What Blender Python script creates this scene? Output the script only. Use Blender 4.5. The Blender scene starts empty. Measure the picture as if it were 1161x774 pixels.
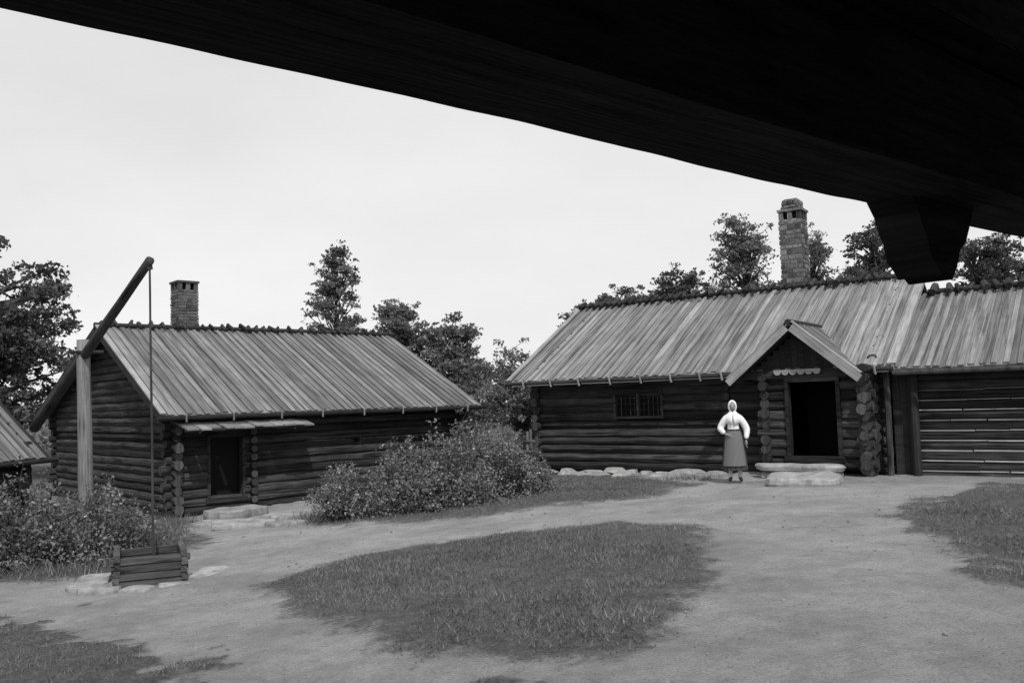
import bpy, math, random
import numpy as np
from mathutils import Vector, Matrix, noise as mn
random.seed(7); rng=np.random.default_rng(11)
sc=bpy.context.scene
COL=bpy.context.collection

# ------------------------------------------------------------------ helpers
def h(x,y): return -.22+.4*math.tanh((x+1.5)/5)
def hn(x,y): return -.22+.4*np.tanh((x+1.5)/5)

def link(o,parent=None):
    COL.objects.link(o)
    if parent: o.parent=parent
    return o
def empty(name,loc=(0,0,0),rz=0):
    e=bpy.data.objects.new(name,None); e.location=loc; e.rotation_euler=(0,0,rz); e.empty_display_size=.3
    return link(e)

class MB:
    def __init__(s): s.v=[];s.f=[];s.g=[];s.m=[]
    def add(s,vs,fs,gs,mi=0):
        b=len(s.v); s.v+=vs; s.g+=gs
        for f in fs: s.f.append([i+b for i in f]); s.m.append(mi)
    def box(s,o,A,B,C,mi=0,r=None):
        o=Vector(o);A=Vector(A);B=Vector(B);C=Vector(C)
        if A.cross(B).dot(C)<0: A,o=-A,o+A
        r=random.random() if r is None else r
        la,lb,lc=A.length,B.length,C.length
        vs=[];gs=[]
        for k in (0,1):
            for j in (0,1):
                for i in (0,1):
                    vs.append(tuple(o+A*i+B*j+C*k)); gs.append((i*la+r*9,j*lb+k*lc,r))
        s.add(vs,[(0,2,3,1),(4,5,7,6),(0,1,5,4),(2,6,7,3),(0,4,6,2),(1,3,7,5)],gs,mi)
    def log(s,p0,p1,r0,r1=None,seg=9,step=.9,wob=.06,sq=1.0,mi=0,capmi=None,r=None):
        p0=Vector(p0);p1=Vector(p1); r1=r0 if r1 is None else r1
        r=random.random() if r is None else r
        d=p1-p0;L=d.length
        if L<1e-4: return
        d=d/L
        up=Vector((0,0,1)) if abs(d.z)<.8 else Vector((1,0,0))
        a=d.cross(up).normalized(); b=a.cross(d).normalized()
        n=max(1,int(L/step)); vs=[];gs=[];fs=[]
        ph=[1+random.uniform(-wob,wob) for _ in range(seg)]
        for i in range(n+1):
            t=i/n; rr=r0+(r1-r0)*t
            off=(a*random.uniform(-1,1)+b*random.uniform(-1,1))*rr*wob*.7 if 0<i<n else Vector((0,0,0))
            for k in range(seg):
                an=2*math.pi*k/seg
                q=rr*ph[k]*(1+random.uniform(-wob,wob)*.4)
                vs.append(tuple(p0+d*(L*t)+off+a*(math.cos(an)*q*sq)+b*(math.sin(an)*q)))
                gs.append((t*L+r*9,abs(k-seg/2)/seg*2*math.pi*rr,r))
        for i in range(n):
            for k in range(seg):
                k2=(k+1)%seg
                fs.append((i*seg+k,i*seg+k2,(i+1)*seg+k2,(i+1)*seg+k))
        s.add(vs,fs,gs,mi)
        b0=len(s.v)-len(vs)
        s.f.append([b0+k for k in range(seg)][::-1]); s.m.append(mi if capmi is None else capmi)
        s.f.append([b0+n*seg+k for k in range(seg)]); s.m.append(mi if capmi is None else capmi)
    def rock(s,c,rx,ry,rz,rot=0,mi=0,flat=1.0,seg=9,rg=5,rough=.18):
        r=random.random(); vs=[];gs=[];fs=[]
        sd=random.uniform(0,100)
        for i in range(rg+1):
            th=math.pi*i/rg
            for k in range(seg):
                an=2*math.pi*k/seg
                x=math.sin(th)*math.cos(an); y=math.sin(th)*math.sin(an); z=math.cos(th)
                p=2.6
                m=(abs(x)**p+abs(y)**p+abs(z)**p)**(-1/p)
                q=m*(1+rough*mn.noise(Vector((x*1.3+sd,y*1.3,z*1.3))) *2)
                X=x*q*rx;Y=y*q*ry;Z=z*m*rz
                if flat<1 and Z>rz*flat: Z=rz*flat+ (Z-rz*flat)*.1
                vs.append((c[0]+X*math.cos(rot)-Y*math.sin(rot),c[1]+X*math.sin(rot)+Y*math.cos(rot),c[2]+Z))
                gs.append((X,Y+Z,r))
        for i in range(rg):
            for k in range(seg):
                k2=(k+1)%seg
                fs.append((i*seg+k,(i+1)*seg+k,(i+1)*seg+k2,i*seg+k2))
        s.add(vs,fs,gs,mi)
    def slab(s,c,rx,ry,z0,z1,rot=0,mi=0,n=26,ir=.16,tilt=(0,0),p=4.5):
        r=random.random(); sd=random.uniform(0,99)
        out=[]
        for k in range(n):
            an=2*math.pi*k/n; ca_,sa_=math.cos(an),math.sin(an)
            m=(abs(ca_)**p+abs(sa_)**p)**(-1/p)
            q=m*(1+ir*(mn.noise(Vector((ca_*1.4+sd,sa_*1.4,0)))*1.4+mn.noise(Vector((ca_*5+sd,sa_*5,3)))*.5)); out.append((ca_*q*rx,sa_*q*ry))
        vs=[];gs=[]
        for (sc_,z) in ((.97,z0),(1.02,z0*.4+z1*.6),(1.0,z1-.025),(.97,z1-.004),(.88,z1),(.45,z1)):
            for (x,y) in out:
                X,Y=x*sc_,y*sc_; zz=z+(mn.noise(Vector((X*3+sd,Y*3,1)))*.025+tilt[0]*X+tilt[1]*Y if z>z0 else 0)
                vs.append((c[0]+X*math.cos(rot)-Y*math.sin(rot),c[1]+X*math.sin(rot)+Y*math.cos(rot),zz)); gs.append((X,Y,r))
        fs=[]
        for i in range(5):
            for k in range(n): k2=(k+1)%n; fs.append((i*n+k,i*n+k2,(i+1)*n+k2,(i+1)*n+k))
        fs.append(tuple(range(5*n,6*n)))
        s.add(vs,fs,gs,mi)
    def obj(s,name,mats,parent=None,smooth=False):
        me=bpy.data.meshes.new(name); me.from_pydata(s.v,[],s.f)
        for m in mats: me.materials.append(m)
        me.polygons.foreach_set('material_index',np.array(s.m,dtype=np.int32))
        at=me.attributes.new('guv','FLOAT_VECTOR','POINT'); at.data.foreach_set('vector',np.array(s.g,dtype=np.float32).ravel())
        if smooth: me.polygons.foreach_set('use_smooth',[True]*len(me.polygons))
        me.update()
        return link(bpy.data.objects.new(name,me),parent)

def mesh_np(name,V,F,G,mat,parent=None,smooth=False):
    me=bpy.data.meshes.new(name); n=len(V);m,k=F.shape
    me.vertices.add(n); me.vertices.foreach_set('co',V.astype(np.float32).ravel())
    me.loops.add(m*k); me.loops.foreach_set('vertex_index',F.astype(np.int32).ravel())
    me.polygons.add(m); me.polygons.foreach_set('loop_start',(np.arange(m)*k).astype(np.int32))
    me.polygons.foreach_set('loop_total',np.full(m,k,dtype=np.int32))
    me.materials.append(mat)
    at=me.attributes.new('guv','FLOAT_VECTOR','POINT'); at.data.foreach_set('vector',G.astype(np.float32).ravel())
    me.update(calc_edges=True); me.validate()
    if smooth: me.polygons.foreach_set('use_smooth',[True]*len(me.polygons))
    return link(bpy.data.objects.new(name,me),parent)

# ------------------------------------------------------------------ materials
def newmat(name):
    m=bpy.data.materials.new(name); m.use_nodes=True
    nt=m.node_tree; b=nt.nodes['Principled BSDF']; return m,nt,b
def N(nt,t,**k):
    n=nt.nodes.new(t)
    for a,v in k.items(): setattr(n,a,v)
    return n
def L(nt,a,b): nt.links.new(a,b)
def g3(v): return (v,v,v,1)
def ramp(nt,src,stops):
    r=N(nt,'ShaderNodeValToRGB'); e=r.color_ramp.elements
    while len(e)<len(stops): e.new(.5)
    for i,(p,v) in enumerate(stops): e[i].position=p; e[i].color=g3(v)
    L(nt,src,r.inputs[0]); return r.outputs[0]
def math_(nt,op,a,b=None,clamp=False):
    m=N(nt,'ShaderNodeMath',operation=op,use_clamp=clamp)
    for i,x in enumerate((a,b)):
        if x is None: continue
        if isinstance(x,(int,float)): m.inputs[i].default_value=x
        else: L(nt,x,m.inputs[i])
    return m.outputs[0]
def mul(nt,a_,b_):
    mx=N(nt,'ShaderNodeMix',data_type='RGBA',blend_type='MULTIPLY'); mx.inputs[0].default_value=1
    L(nt,a_,mx.inputs[6]); L(nt,b_,mx.inputs[7]); return mx.outputs[2]
def noise_(nt,vec,scale,detail=4,rough=.6):
    n=N(nt,'ShaderNodeTexNoise'); n.inputs['Scale'].default_value=scale; n.inputs['Detail'].default_value=detail; n.inputs['Roughness'].default_value=rough
    if vec is not None: L(nt,vec,n.inputs['Vector'])
    return n.outputs['Fac']
def wood(name,lo,hi,var=.5,rough=.85,su=1.6,sv=32,bump=.35,spec=.25,blotch=.9,crack=0):
    m,nt,b=newmat(name)
    a=N(nt,'ShaderNodeAttribute',attribute_name='guv')
    sx=N(nt,'ShaderNodeSeparateXYZ'); L(nt,a.outputs['Vector'],sx.inputs[0])
    cb=N(nt,'ShaderNodeCombineXYZ')
    L(nt,math_(nt,'MULTIPLY',sx.outputs[0],su),cb.inputs[0]); L(nt,math_(nt,'MULTIPLY',sx.outputs[1],sv),cb.inputs[1]); L(nt,math_(nt,'MULTIPLY',sx.outputs[2],91.),cb.inputs[2])
    n1=noise_(nt,cb.outputs[0],1.0,6,.68)
    g=N(nt,'ShaderNodeNewGeometry')
    n2=noise_(nt,g.outputs['Position'],2.3,5,.65)
    c=ramp(nt,n1,[(.3,lo),(.7,hi)])
    if crack:
        n3=noise_(nt,cb.outputs[0],.55,3,.5); c=mul(nt,c,ramp(nt,n3,[(.36,1-crack),(.45,1)]))
    tone=math_(nt,'ADD',math_(nt,'MULTIPLY',sx.outputs[2],var),1-var/2)
    blot=math_(nt,'ADD',math_(nt,'MULTIPLY',n2,blotch),1-blotch/2)
    t=math_(nt,'MULTIPLY',tone,blot)
    L(nt,mul(nt,c,t),b.inputs['Base Color'])
    b.inputs['Roughness'].default_value=rough; b.inputs['Specular IOR Level'].default_value=spec
    bp=N(nt,'ShaderNodeBump'); bp.inputs['Strength'].default_value=bump; bp.inputs['Distance'].default_value=.02
    L(nt,n1,bp.inputs['Height']); L(nt,bp.outputs[0],b.inputs['Normal'])
    return m
def stone(name,lo,hi,var=.5,scale=9,bump=.5,rough=.9):
    m,nt,b=newmat(name)
    a=N(nt,'ShaderNodeAttribute',attribute_name='guv')
    sx=N(nt,'ShaderNodeSeparateXYZ'); L(nt,a.outputs['Vector'],sx.inputs[0])
    g=N(nt,'ShaderNodeNewGeometry'); n1=noise_(nt,g.outputs['Position'],scale,8,.7); n2=noise_(nt,g.outputs['Position'],2.2,4,.6)
    c=mul(nt,ramp(nt,n1,[(.3,lo),(.7,hi)]),ramp(nt,n2,[(.35,.7),(.65,1.1)]))
    tone=math_(nt,'ADD',math_(nt,'MULTIPLY',sx.outputs[2],var),1-var/2)
    L(nt,mul(nt,c,tone),b.inputs['Base Color'])
    b.inputs['Roughness'].default_value=rough; b.inputs['Specular IOR Level'].default_value=.25
    bp=N(nt,'ShaderNodeBump'); bp.inputs['Strength'].default_value=bump; bp.inputs['Distance'].default_value=.03
    L(nt,n1,bp.inputs['Height']); L(nt,bp.outputs[0],b.inputs['Normal'])
    return m
def leafmat(name,lo,hi,trans=.25,rough=.55):
    m,nt,b=newmat(name)
    a=N(nt,'ShaderNodeAttribute',attribute_name='guv')
    sx=N(nt,'ShaderNodeSeparateXYZ'); L(nt,a.outputs['Vector'],sx.inputs[0])
    c=ramp(nt,sx.outputs[2],[(0,lo),(1,hi)])
    L(nt,c,b.inputs['Base Color']); b.inputs['Roughness'].default_value=rough; b.inputs['Specular IOR Level'].default_value=.3
    tr=N(nt,'ShaderNodeBsdfTranslucent'); L(nt,c,tr.inputs[0])
    mx=N(nt,'ShaderNodeMixShader'); mx.inputs[0].default_value=trans
    L(nt,b.outputs[0],mx.inputs[1]); L(nt,tr.outputs[0],mx.inputs[2])
    L(nt,mx.outputs[0],nt.nodes['Material Output'].inputs[0]); return m
def plain(name,v,rough=.8,ns=30,amt=.25):
    m,nt,b=newmat(name); g=N(nt,'ShaderNodeNewGeometry'); n=noise_(nt,g.outputs['Position'],ns,5,.6)
    L(nt,ramp(nt,n,[(.3,v*(1-amt)),(.7,v*(1+amt))]),b.inputs['Base Color']); b.inputs['Roughness'].default_value=rough; b.inputs['Specular IOR Level'].default_value=.2
    return m

M_log=wood('tarred_log_wood',.006,.06,1.1,sv=34,bump=.9,crack=.8,blotch=1.3)
M_logend=wood('log_end_wood',.015,.075,1.1,sv=8,su=12)
M_chink=wood('chinking',.2,.42,.5)
M_roof=wood('weathered_roof_plank',.085,.235,.65,su=.9,sv=22,crack=.4,blotch=.7)
M_roofR=wood('weathered_roof_plank_pale',.115,.31,.6,su=.9,sv=22,crack=.4,blotch=.7)
M_ridge=wood('ridge_wood',.012,.05,.9)
M_barge=wood('pale_board',.16,.34,.4)
M_frame=wood('frame_wood',.012,.04,.4)
M_grey=wood('grey_pole_wood',.07,.2,.5,sv=26,crack=.7)
M_curb=wood('well_curb_wood',.035,.12,.8,sv=26,crack=.7)
M_darkpole=wood('dark_pole_wood',.02,.07,.3,sv=26,crack=.7)
M_gate=wood('dark_gate_wood',.010,.055,.8,rough=.95,spec=.05,su=3,sv=30)  # very dark base tone for all gateway timbers
M_bark=wood('bark',.03,.09,.4,su=6,sv=14)
M_stone=stone('field_stone',.14,.32,.5)
M_slab=stone('slab_stone',.2,.42,.35,scale=7)
M_mortar=stone('mortar',.2,.34,.2)
M_brick=stone('chimney_stone',.05,.2,1.4,scale=14)
M_brickL=stone('chimney_brick',.07,.16,.9,scale=14)
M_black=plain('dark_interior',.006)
M_leafdark=leafmat('leaf_dark',.03,.16,.35)
M_leaf=leafmat('leaf_mid',.06,.28,.42)
M_bush=leafmat('bush_leaf',.045,.27,.25,.45)
M_flower=leafmat('flower',.4,.6,.2)
M_grass=leafmat('grass_blade',.07,.27,.3,.6)

# ------------------------------------------------------------------ ground
LAWN=[(-3.22,10.95),(-3.04,11.96),(-2.39,12.91),(-1.15,13.34),(0.17,13.45),(1.49,13.31),(2.4,12.59),(2.43,11.31),(2.24,10.13),(1.88,8.82),(1.51,7.69),(1.16,6.97),(0.71,6.65),(0.19,6.72),(-0.5,7.15),(-1.34,8.02),(-2.14,9.08),(-2.73,9.93)]
RL=[(5.27,12.58),(6.29,13.84),(7.68,15.07),(8.96,15.7),(14,15.4),(14,3),(3.81,5.0),(4.05,7.22),(4.37,8.84),(4.69,10.73)]
BL=[(-7.9,12.2),(-6.94,11.96),(-6.21,11.5),(-5.52,10.81),(-4.66,10.3),(-3.8,9.5),(-2.8,8.3),(-2.9,7.4),(-3.2,5),(-9,4)]
BC=[(-.75,6.4),(-.55,6.75),(.1,6.65),(.6,6.3),(.5,5.6),(-.7,5.6)]
BACK=[(-4.3,18.2),(-4.0,17.0),(-3,16.2),(-1.64,15.6),(.2,15.8),(1.8,16.2),(3.05,16.7),(3.5,17.7),(2.6,20.2),(1,23),(1,30),(-6,30),(-3.2,22)]
LEFT=[(-7.45,12.8),(-6.55,13),(-5.9,13.5),(-5.65,14.8),(-5.4,15.7),(-5.8,16.9),(-6.8,18.4),(-7.6,20),(-8,24),(-20,30),(-20,12.4)]
def sd_poly(x,y,P):
    d=np.full(x.shape,1e9); ins=np.zeros(x.shape,bool); n=len(P)
    for i in range(n):
        ax,ay=P[i];bx,by=P[(i+1)%n]; ex,ey=bx-ax,by-ay
        t=np.clip(((x-ax)*ex+(y-ay)*ey)/(ex*ex+ey*ey),0,1)
        d=np.minimum(d,np.hypot(x-ax-t*ex,y-ay-t*ey))
        c=(ay>y)!=(by>y)
        with np.errstate(divide='ignore',invalid='ignore'):
            ins^= c&(x<(ex)*(y-ay)/(ey if ey!=0 else 1e-9)+ax)
    return np.where(ins,d,-d)
_tab=rng.random((256,256))
def vn(x,y,s,o=0):
    x=x*s+o*17.3+1000;y=y*s+o*31.7+1000
    xi=np.floor(x).astype(int);yi=np.floor(y).astype(int);fx=x-xi;fy=y-yi
    fx=fx*fx*(3-2*fx);fy=fy*fy*(3-2*fy)
    g=lambda a,b:_tab[a%256,b%256]
    return (g(xi,yi)*(1-fx)+g(xi+1,yi)*fx)*(1-fy)+(g(xi,yi+1)*(1-fx)+g(xi+1,yi+1)*fx)*fy
def grassmask(x,y):
    nz=(vn(x,y,1.1,1)-.5)*.5+(vn(x,y,3.1,2)-.5)*.4+(vn(x,y,8,3)-.5)*.3
    m=np.full(x.shape,-9.)
    for P,b,a in ((LAWN,0,.75),(RL,-.05,1.2),(BL,-.35,2.6),(BC,-.1,1.4),(BACK,-.05,1),(LEFT,0,1)):
        m=np.maximum(m,np.minimum(sd_poly(x,y,P),.9)+b+nz*a)
    far=np.maximum(np.maximum(y-26.5,np.abs(x)-16),2.-y)
    m=np.maximum(m,far)
    return m
def axis(a,b,st,far):
    mid=np.arange(a,b+1e-6,st); out=[];d=st;p=b
    while p<far: d*=1.35;p+=d;out.append(p)
    lo=[];d=st;p=a
    while p>-far: d*=1.35;p-=d;lo.append(p)
    return np.array(lo[::-1]+list(mid)+out)
xs=axis(-11,12,.08,900);ys=axis(4,25,.08,900)
X,Y=np.meshgrid(xs,ys); gm=grassmask(X,Y)
near=(np.abs(X)<30)&(Y<40)&(Y>-20)
Z=hn(X,Y)+np.where(near,(vn(X,Y,.9,5)-.5)*.03+(vn(X,Y,3,6)-.5)*.02,0)+np.clip(gm,0,.4)*.08
nx=len(xs);ny=len(ys)
V=np.stack([X,Y,Z],-1).reshape(-1,3)
ii=(np.arange(ny-1)[:,None]*nx+np.arange(nx-1)[None,:]).ravel()
F=np.stack([ii,ii+1,ii+nx+1,ii+nx],1)
G=np.stack([X,Y,np.clip(.5+gm/.9,0,1)],-1).reshape(-1,3)
mg,nt,b=newmat('gravel_and_turf')
a=N(nt,'ShaderNodeAttribute',attribute_name='guv'); sx=N(nt,'ShaderNodeSeparateXYZ'); L(nt,a.outputs['Vector'],sx.inputs[0])
geo=N(nt,'ShaderNodeNewGeometry'); P_=geo.outputs['Position']
nf=noise_(nt,P_,45,8,.85); nm=noise_(nt,P_,4.5,8,.75); nl=noise_(nt,P_,.7,5,.65)
vor=N(nt,'ShaderNodeTexVoronoi'); vor.inputs['Scale'].default_value=22; vor.inputs['Randomness'].default_value=1; L(nt,P_,vor.inputs['Vector'])
gr=ramp(nt,nf,[(.3,.19),(.5,.36),(.7,.54)])
speck=ramp(nt,vor.outputs['Distance'],[(.08,.5),(.2,1)])
gravel=mul(nt,mul(nt,mul(nt,gr,ramp(nt,nm,[(.3,.78),(.65,1.07)])),ramp(nt,nl,[(.36,.76),(.6,1.07)])),speck)
turf=mul(nt,ramp(nt,noise_(nt,P_,22,8,.8),[(.3,.04),(.7,.20)]),ramp(nt,nm,[(.3,.65),(.65,1.3)]))
k=math_(nt,'ADD',sx.outputs[2],math_(nt,'ADD',math_(nt,'MULTIPLY',math_(nt,'SUBTRACT',noise_(nt,P_,18,7,.85),.5),1.5),math_(nt,'MULTIPLY',math_(nt,'SUBTRACT',noise_(nt,P_,5,4,.7),.5),.6)))
kf=ramp(nt,k,[(.38,0),(.7,1)])
mx=N(nt,'ShaderNodeMix',data_type='RGBA'); L(nt,kf,mx.inputs[0]); L(nt,gravel,mx.inputs[6]); L(nt,turf,mx.inputs[7]); L(nt,mx.outputs[2],b.inputs['Base Color'])
b.inputs['Roughness'].default_value=.95; b.inputs['Specular IOR Level'].default_value=.1
bp=N(nt,'ShaderNodeBump'); bp.inputs['Strength'].default_value=1.0; bp.inputs['Distance'].default_value=.035
L(nt,math_(nt,'ADD',nf,math_(nt,'MULTIPLY',nm,1.7)),bp.inputs['Height']); L(nt,bp.outputs[0],b.inputs['Normal'])
mesh_np('ground',V,F,G,mg,smooth=True)

def blades(n,x0,x1,y0,y1,hm,wd):
    x=rng.uniform(x0,x1,n);y=rng.uniform(y0,y1,n); m=grassmask(x,y)
    pr=np.where(m>-.1,np.clip(.2+m*1.4,0.06,1),.05*np.clip(1+m/.7,0,1)*(vn(x,y,5,14)>.5))
    keep=(rng.random(n)<pr*(.35+.9*vn(x,y,2.3,12)))&(m>-.7)
    x=x[keep];y=y[keep];m=m[keep];n=len(x)
    pat=vn(x,y,1.6,8)*.5+vn(x,y,6,9)*.5
    H=hm*(.35+.9*rng.random(n))*(.4+1.1*pat)*np.clip(.5+m,.35,1)
    an=rng.uniform(0,6.283,n); w=wd*(.6+.8*rng.random(n)); ln=H*.8
    z=hn(x,y)+np.clip(m,0,.4)*.08-.008
    la=rng.uniform(0,6.283,n)
    A=np.stack([x-np.cos(an)*w,y-np.sin(an)*w,z],-1);B=np.stack([x+np.cos(an)*w,y+np.sin(an)*w,z],-1)
    C=np.stack([x+np.cos(la)*ln,y+np.sin(la)*ln,z+H],-1)
    Vv=np.stack([A,B,C],1).reshape(-1,3); tone=np.clip(-.15+.9*pat+.6*(rng.random(n)-.3),0,1)
    Gg=np.repeat(np.stack([x,y,tone],-1),3,0)
    return Vv,np.arange(3*n).reshape(-1,3),Gg
Vb,Fb,Gb=blades(460000,-9,10.5,5.2,20.5,.055,.006)
mesh_np('grass',Vb,Fb,Gb,M_grass)

mb=MB()
for i in range(1100):
    x=random.uniform(-6,8);y=random.uniform(5.4,17)
    if grassmask(np.array([x]),np.array([y]))[0]>-.05: continue
    s_=random.choice([.008,.01,.012,.02]); mb.rock((x,y,h(x,y)+s_*.2),s_,s_*random.uniform(.6,1),s_*.6,random.random()*3,seg=5,rg=3)
mb.obj('pebbles',[M_stone])

# ------------------------------------------------------------------ foliage
def leaf_cloud(centers,radii,counts,size,zsq=.8,shell=.5,tones=None):
    Cs=[];T=[]
    for i,(c,r,n) in enumerate(zip(centers,radii,counts)):
        n=max(n,3)
        d=rng.normal(size=(n,3)); d/=np.linalg.norm(d,axis=1)[:,None]
        q=rng.random(n)**shell*r*(.75+.9*(vn(d[:,0]*2+i,d[:,1]*2+d[:,2],1.5,i)-.3))
        p=d*q[:,None]*np.array([1+.4*rng.random(),1+.4*rng.random(),1]); p[:,2]*=zsq; Cs.append(np.array(c)+p)
        t=(tones[i] if tones is not None else rng.random())
        T.append(np.clip(t*.6+rng.random(n)*.5-.05,0,1))
    C=np.concatenate(Cs);T=np.concatenate(T);n=len(C)
    a=rng.normal(size=(n,3)); a/=np.linalg.norm(a,axis=1)[:,None]
    b_=rng.normal(size=(n,3)); b_-=a*(a*b_).sum(1)[:,None]; b_/=np.linalg.norm(b_,axis=1)[:,None]
    s=size*(.5+rng.random(n))[:,None]; a=a*s; b_=b_*s*.6
    Vv=np.stack([C-a,C-b_*1.0-a*.1,C+a,C+b_*1.0-a*.1],1).reshape(-1,3)
    return Vv,np.arange(4*n).reshape(-1,4),np.repeat(np.stack([C[:,0],C[:,1],T],-1),4,0)
def tree(name,x,y,ztop,crowns,leafn,leafs,mat=None,trunk_r=.18,clr=.75,lean=(0,0),zsq=.6):
    z0=h(x,y)-.2; e=empty(name,(x,y,z0))
    mbt=MB(); pts=[];nseg=6
    for i in range(nseg+1):
        t=i/nseg; pts.append(Vector((lean[0]*t+random.uniform(-.1,.1)*(i>0),lean[1]*t,t*(ztop-z0)*.9)))
    for i in range(nseg):
        mbt.log(pts[i],pts[i+1],trunk_r*(1-.15*i),trunk_r*(1-.15*(i+1)),seg=8,step=.6)
    cen=[];rad=[];cnt=[]
    for (dx,dy,zc,rx,rz,nc) in crowns:
        for k in range(nc):
            for _ in range(30):
                u=np.array([random.uniform(-1,1) for _ in range(3)])
                if .25<np.linalg.norm(u)<1: break
            p=Vector((dx+u[0]*rx,dy+u[1]*rx,zc-z0+u[2]*rz))
            r=clr*random.uniform(.4,1.1)
            cen.append(tuple(p)); rad.append(r); cnt.append(int(leafn*r*r/(clr*clr)))
            for _ in range(2):
                o=Vector([random.uniform(-1,1) for _ in range(3)])*r*1.3; cen.append(tuple(p+o)); rad.append(r*.42); cnt.append(int(leafn*.16*r*r/(clr*clr)))
                mbt.log(p,p+o,.014,.005,seg=4,step=1)
            tb=max(.3,min(.95,(p.z-random.uniform(.5,1.6))/pts[-1].z)); j=min(nseg-1,int(tb*nseg)); q=pts[j].lerp(pts[j+1],tb*nseg-j)
            mid=q.lerp(p,.5)+Vector((random.uniform(-.2,.2),random.uniform(-.2,.2),random.uniform(0,.25)))
            mbt.log(q,mid,trunk_r*.35,trunk_r*.22,seg=5,step=.5); mbt.log(mid,p,trunk_r*.22,.012,seg=5,step=.5)
    mbt.obj('trunk_and_limbs',[M_bark],e,True)
    Vv,Ff,Gg=leaf_cloud(cen,rad,cnt,leafs,zsq=zsq)
    mesh_np('foliage',Vv,Ff,Gg,mat or M_leaf,e)
    return e
tree('oak_tree',-20.0,33,9.1,[(0,0,5.9,3.2,2.9,60),(.9,0,3.4,3.0,2.2,46)],330,.085,M_leafdark,.3,.75)
tree('deciduous_tree',-17.0,37,4.4,[(0,0,2.4,2.4,1.9,50)],260,.085,M_leafdark,.15,.7)
tree('deciduous_tree',-23.5,36,7.0,[(0,0,4.0,3,2.6,60)],260,.09,M_leafdark,.2,.75)
tree('birch_tree',-8.4,42,9.8,[(0,0,4.6,1.6,1.2,34),(0,0,6.2,1.35,1.2,40),(.05,0,7.8,.95,1.1,28),(0,0,9.2,.4,.8,12)],125,.07,M_leaf,.12,.45,zsq=.5)
tree('deciduous_tree',-5.6,45,7.2,[(0,0,5.5,1.6,1.4,40),(.9,0,3.9,1.9,1.4,34)],180,.085,M_leaf,.18,.6)
tree('deciduous_tree',-2.9,45,6.7,[(0,0,4.9,1.3,1.5,36),(-.4,0,3.4,2.1,1.3,34)],180,.085,M_leaf,.18,.6)
tree('deciduous_tree',.3,30,3.8,[(-.3,0,2.3,1.3,1.2,40),(.6,0,1.4,1.3,1.2,34)],200,.055,M_leaf,.1,.5)
tree('deciduous_tree',-2.3,34,3.4,[(0,0,1.8,1.5,1.4,44)],200,.07,M_leafdark,.1,.55)
tree('pine_tree',4.0,40,6.9,[(0,0,5.5,2.0,.85,30),(1.0,0,6.1,1.2,.65,18)],190,.07,M_leafdark,.2,.5)
tree('pine_tree',7.4,40,7.7,[(0,0,6.1,2.0,.9,30),(.5,0,6.9,1.1,.65,15)],190,.07,M_leafdark,.2,.5)
tree('birch_tree',9.8,36,9.2,[(0,0,5.9,1.4,1.0,30),(-.1,0,7.4,1.25,1.0,34),(-.3,0,8.5,.8,.6,15)],130,.065,M_leaf,.15,.5)
tree('birch_tree',12.7,36.5,8.6,[(0,0,6.0,1.3,1.0,26),(-.1,0,7.5,.9,1.0,22)],125,.065,M_leaf,.15,.45)
tree('deciduous_tree',15.0,36,9.0,[(-.3,0,6.0,2.0,1.0,32),(.3,0,7.7,1.25,1.2,30)],160,.07,M_leafdark,.18,.5)
tree('pine_tree',20.6,38,8.5,[(0,0,7.7,1.6,.55,26),(.3,0,6.7,2.0,.5,22)],200,.07,M_leafdark,.2,.5,lean=(-.5,0))
tree('pine_tree',24.0,40,8.0,[(0,0,6.8,1.9,.8,26)],200,.075,M_leafdark,.2,.5)
cen=[];rad=[];cnt=[]
for i in range(420):
    an=math.radians(random.uniform(35,145)); d=random.uniform(52,72)
    x=d*math.cos(an);y=d*math.sin(an); r=random.uniform(1.0,2.0); z=random.uniform(-.3,3.4)
    cen.append((x,y,z));rad.append(r);cnt.append(110)
Vv,Ff,Gg=leaf_cloud(cen,rad,cnt,.22); mesh_np('distant_trees',Vv,Ff,Gg,M_leaf)

def bush(name,x,y,clumps,per,leafs,flower=0,mat=None):
    z0=h(x,y); e=empty(name,(x,y,z0)); cen=[];rad=[];cnt=[]; mbt=MB()
    for (cx,cy,rx,ry,H,n) in clumps:
        for k in range(n):
            a_=random.uniform(0,6.283); q=math.sqrt(random.random())
            px=cx+math.cos(a_)*q*rx; py=cy+math.sin(a_)*q*ry
            top=H*math.sqrt(max(.08,1-q*q*.85))*random.uniform(.85,1.1); pz=random.uniform(.12,1)*top*.88
            g0=h(x+px,y+py)-z0
            r=random.uniform(.12,.28); cen.append((px,py,pz+g0)); rad.append(r); cnt.append(int(per*r*r/.05))
            mbt.log((cx+(px-cx)*.5,cy+(py-cy)*.5,g0-.05),(px,py,pz+g0),.014,.005,seg=4,step=.4)
            if random.random()<.5:
                q2=Vector((px,py,pz+g0)); mbt.log(q2,q2+Vector((random.uniform(-.15,.15),random.uniform(-.15,.15),random.uniform(.15,.4))),.006,.003,seg=4)
                cen.append((q2.x,q2.y,q2.z+.28)); rad.append(.12); cnt.append(int(per*.2))
    mbt.obj('stems',[M_bark],e)
    Vv,Ff,Gg=leaf_cloud(cen,rad,cnt,leafs,zsq=.9); mesh_np('foliage',Vv,Ff,Gg,mat or M_bush,e)
    if flower:
        idx=rng.integers(0,len(cen),flower); fc=[(cen[i][0]+random.gauss(0,.1),cen[i][1]-rad[i]*.9,cen[i][2]+rad[i]*.5) for i in idx]
        Vv,Ff,Gg=leaf_cloud(fc,[.025]*flower,[4]*flower,.018); mesh_np('flowers',Vv,Ff,Gg,M_flower,e)
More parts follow.
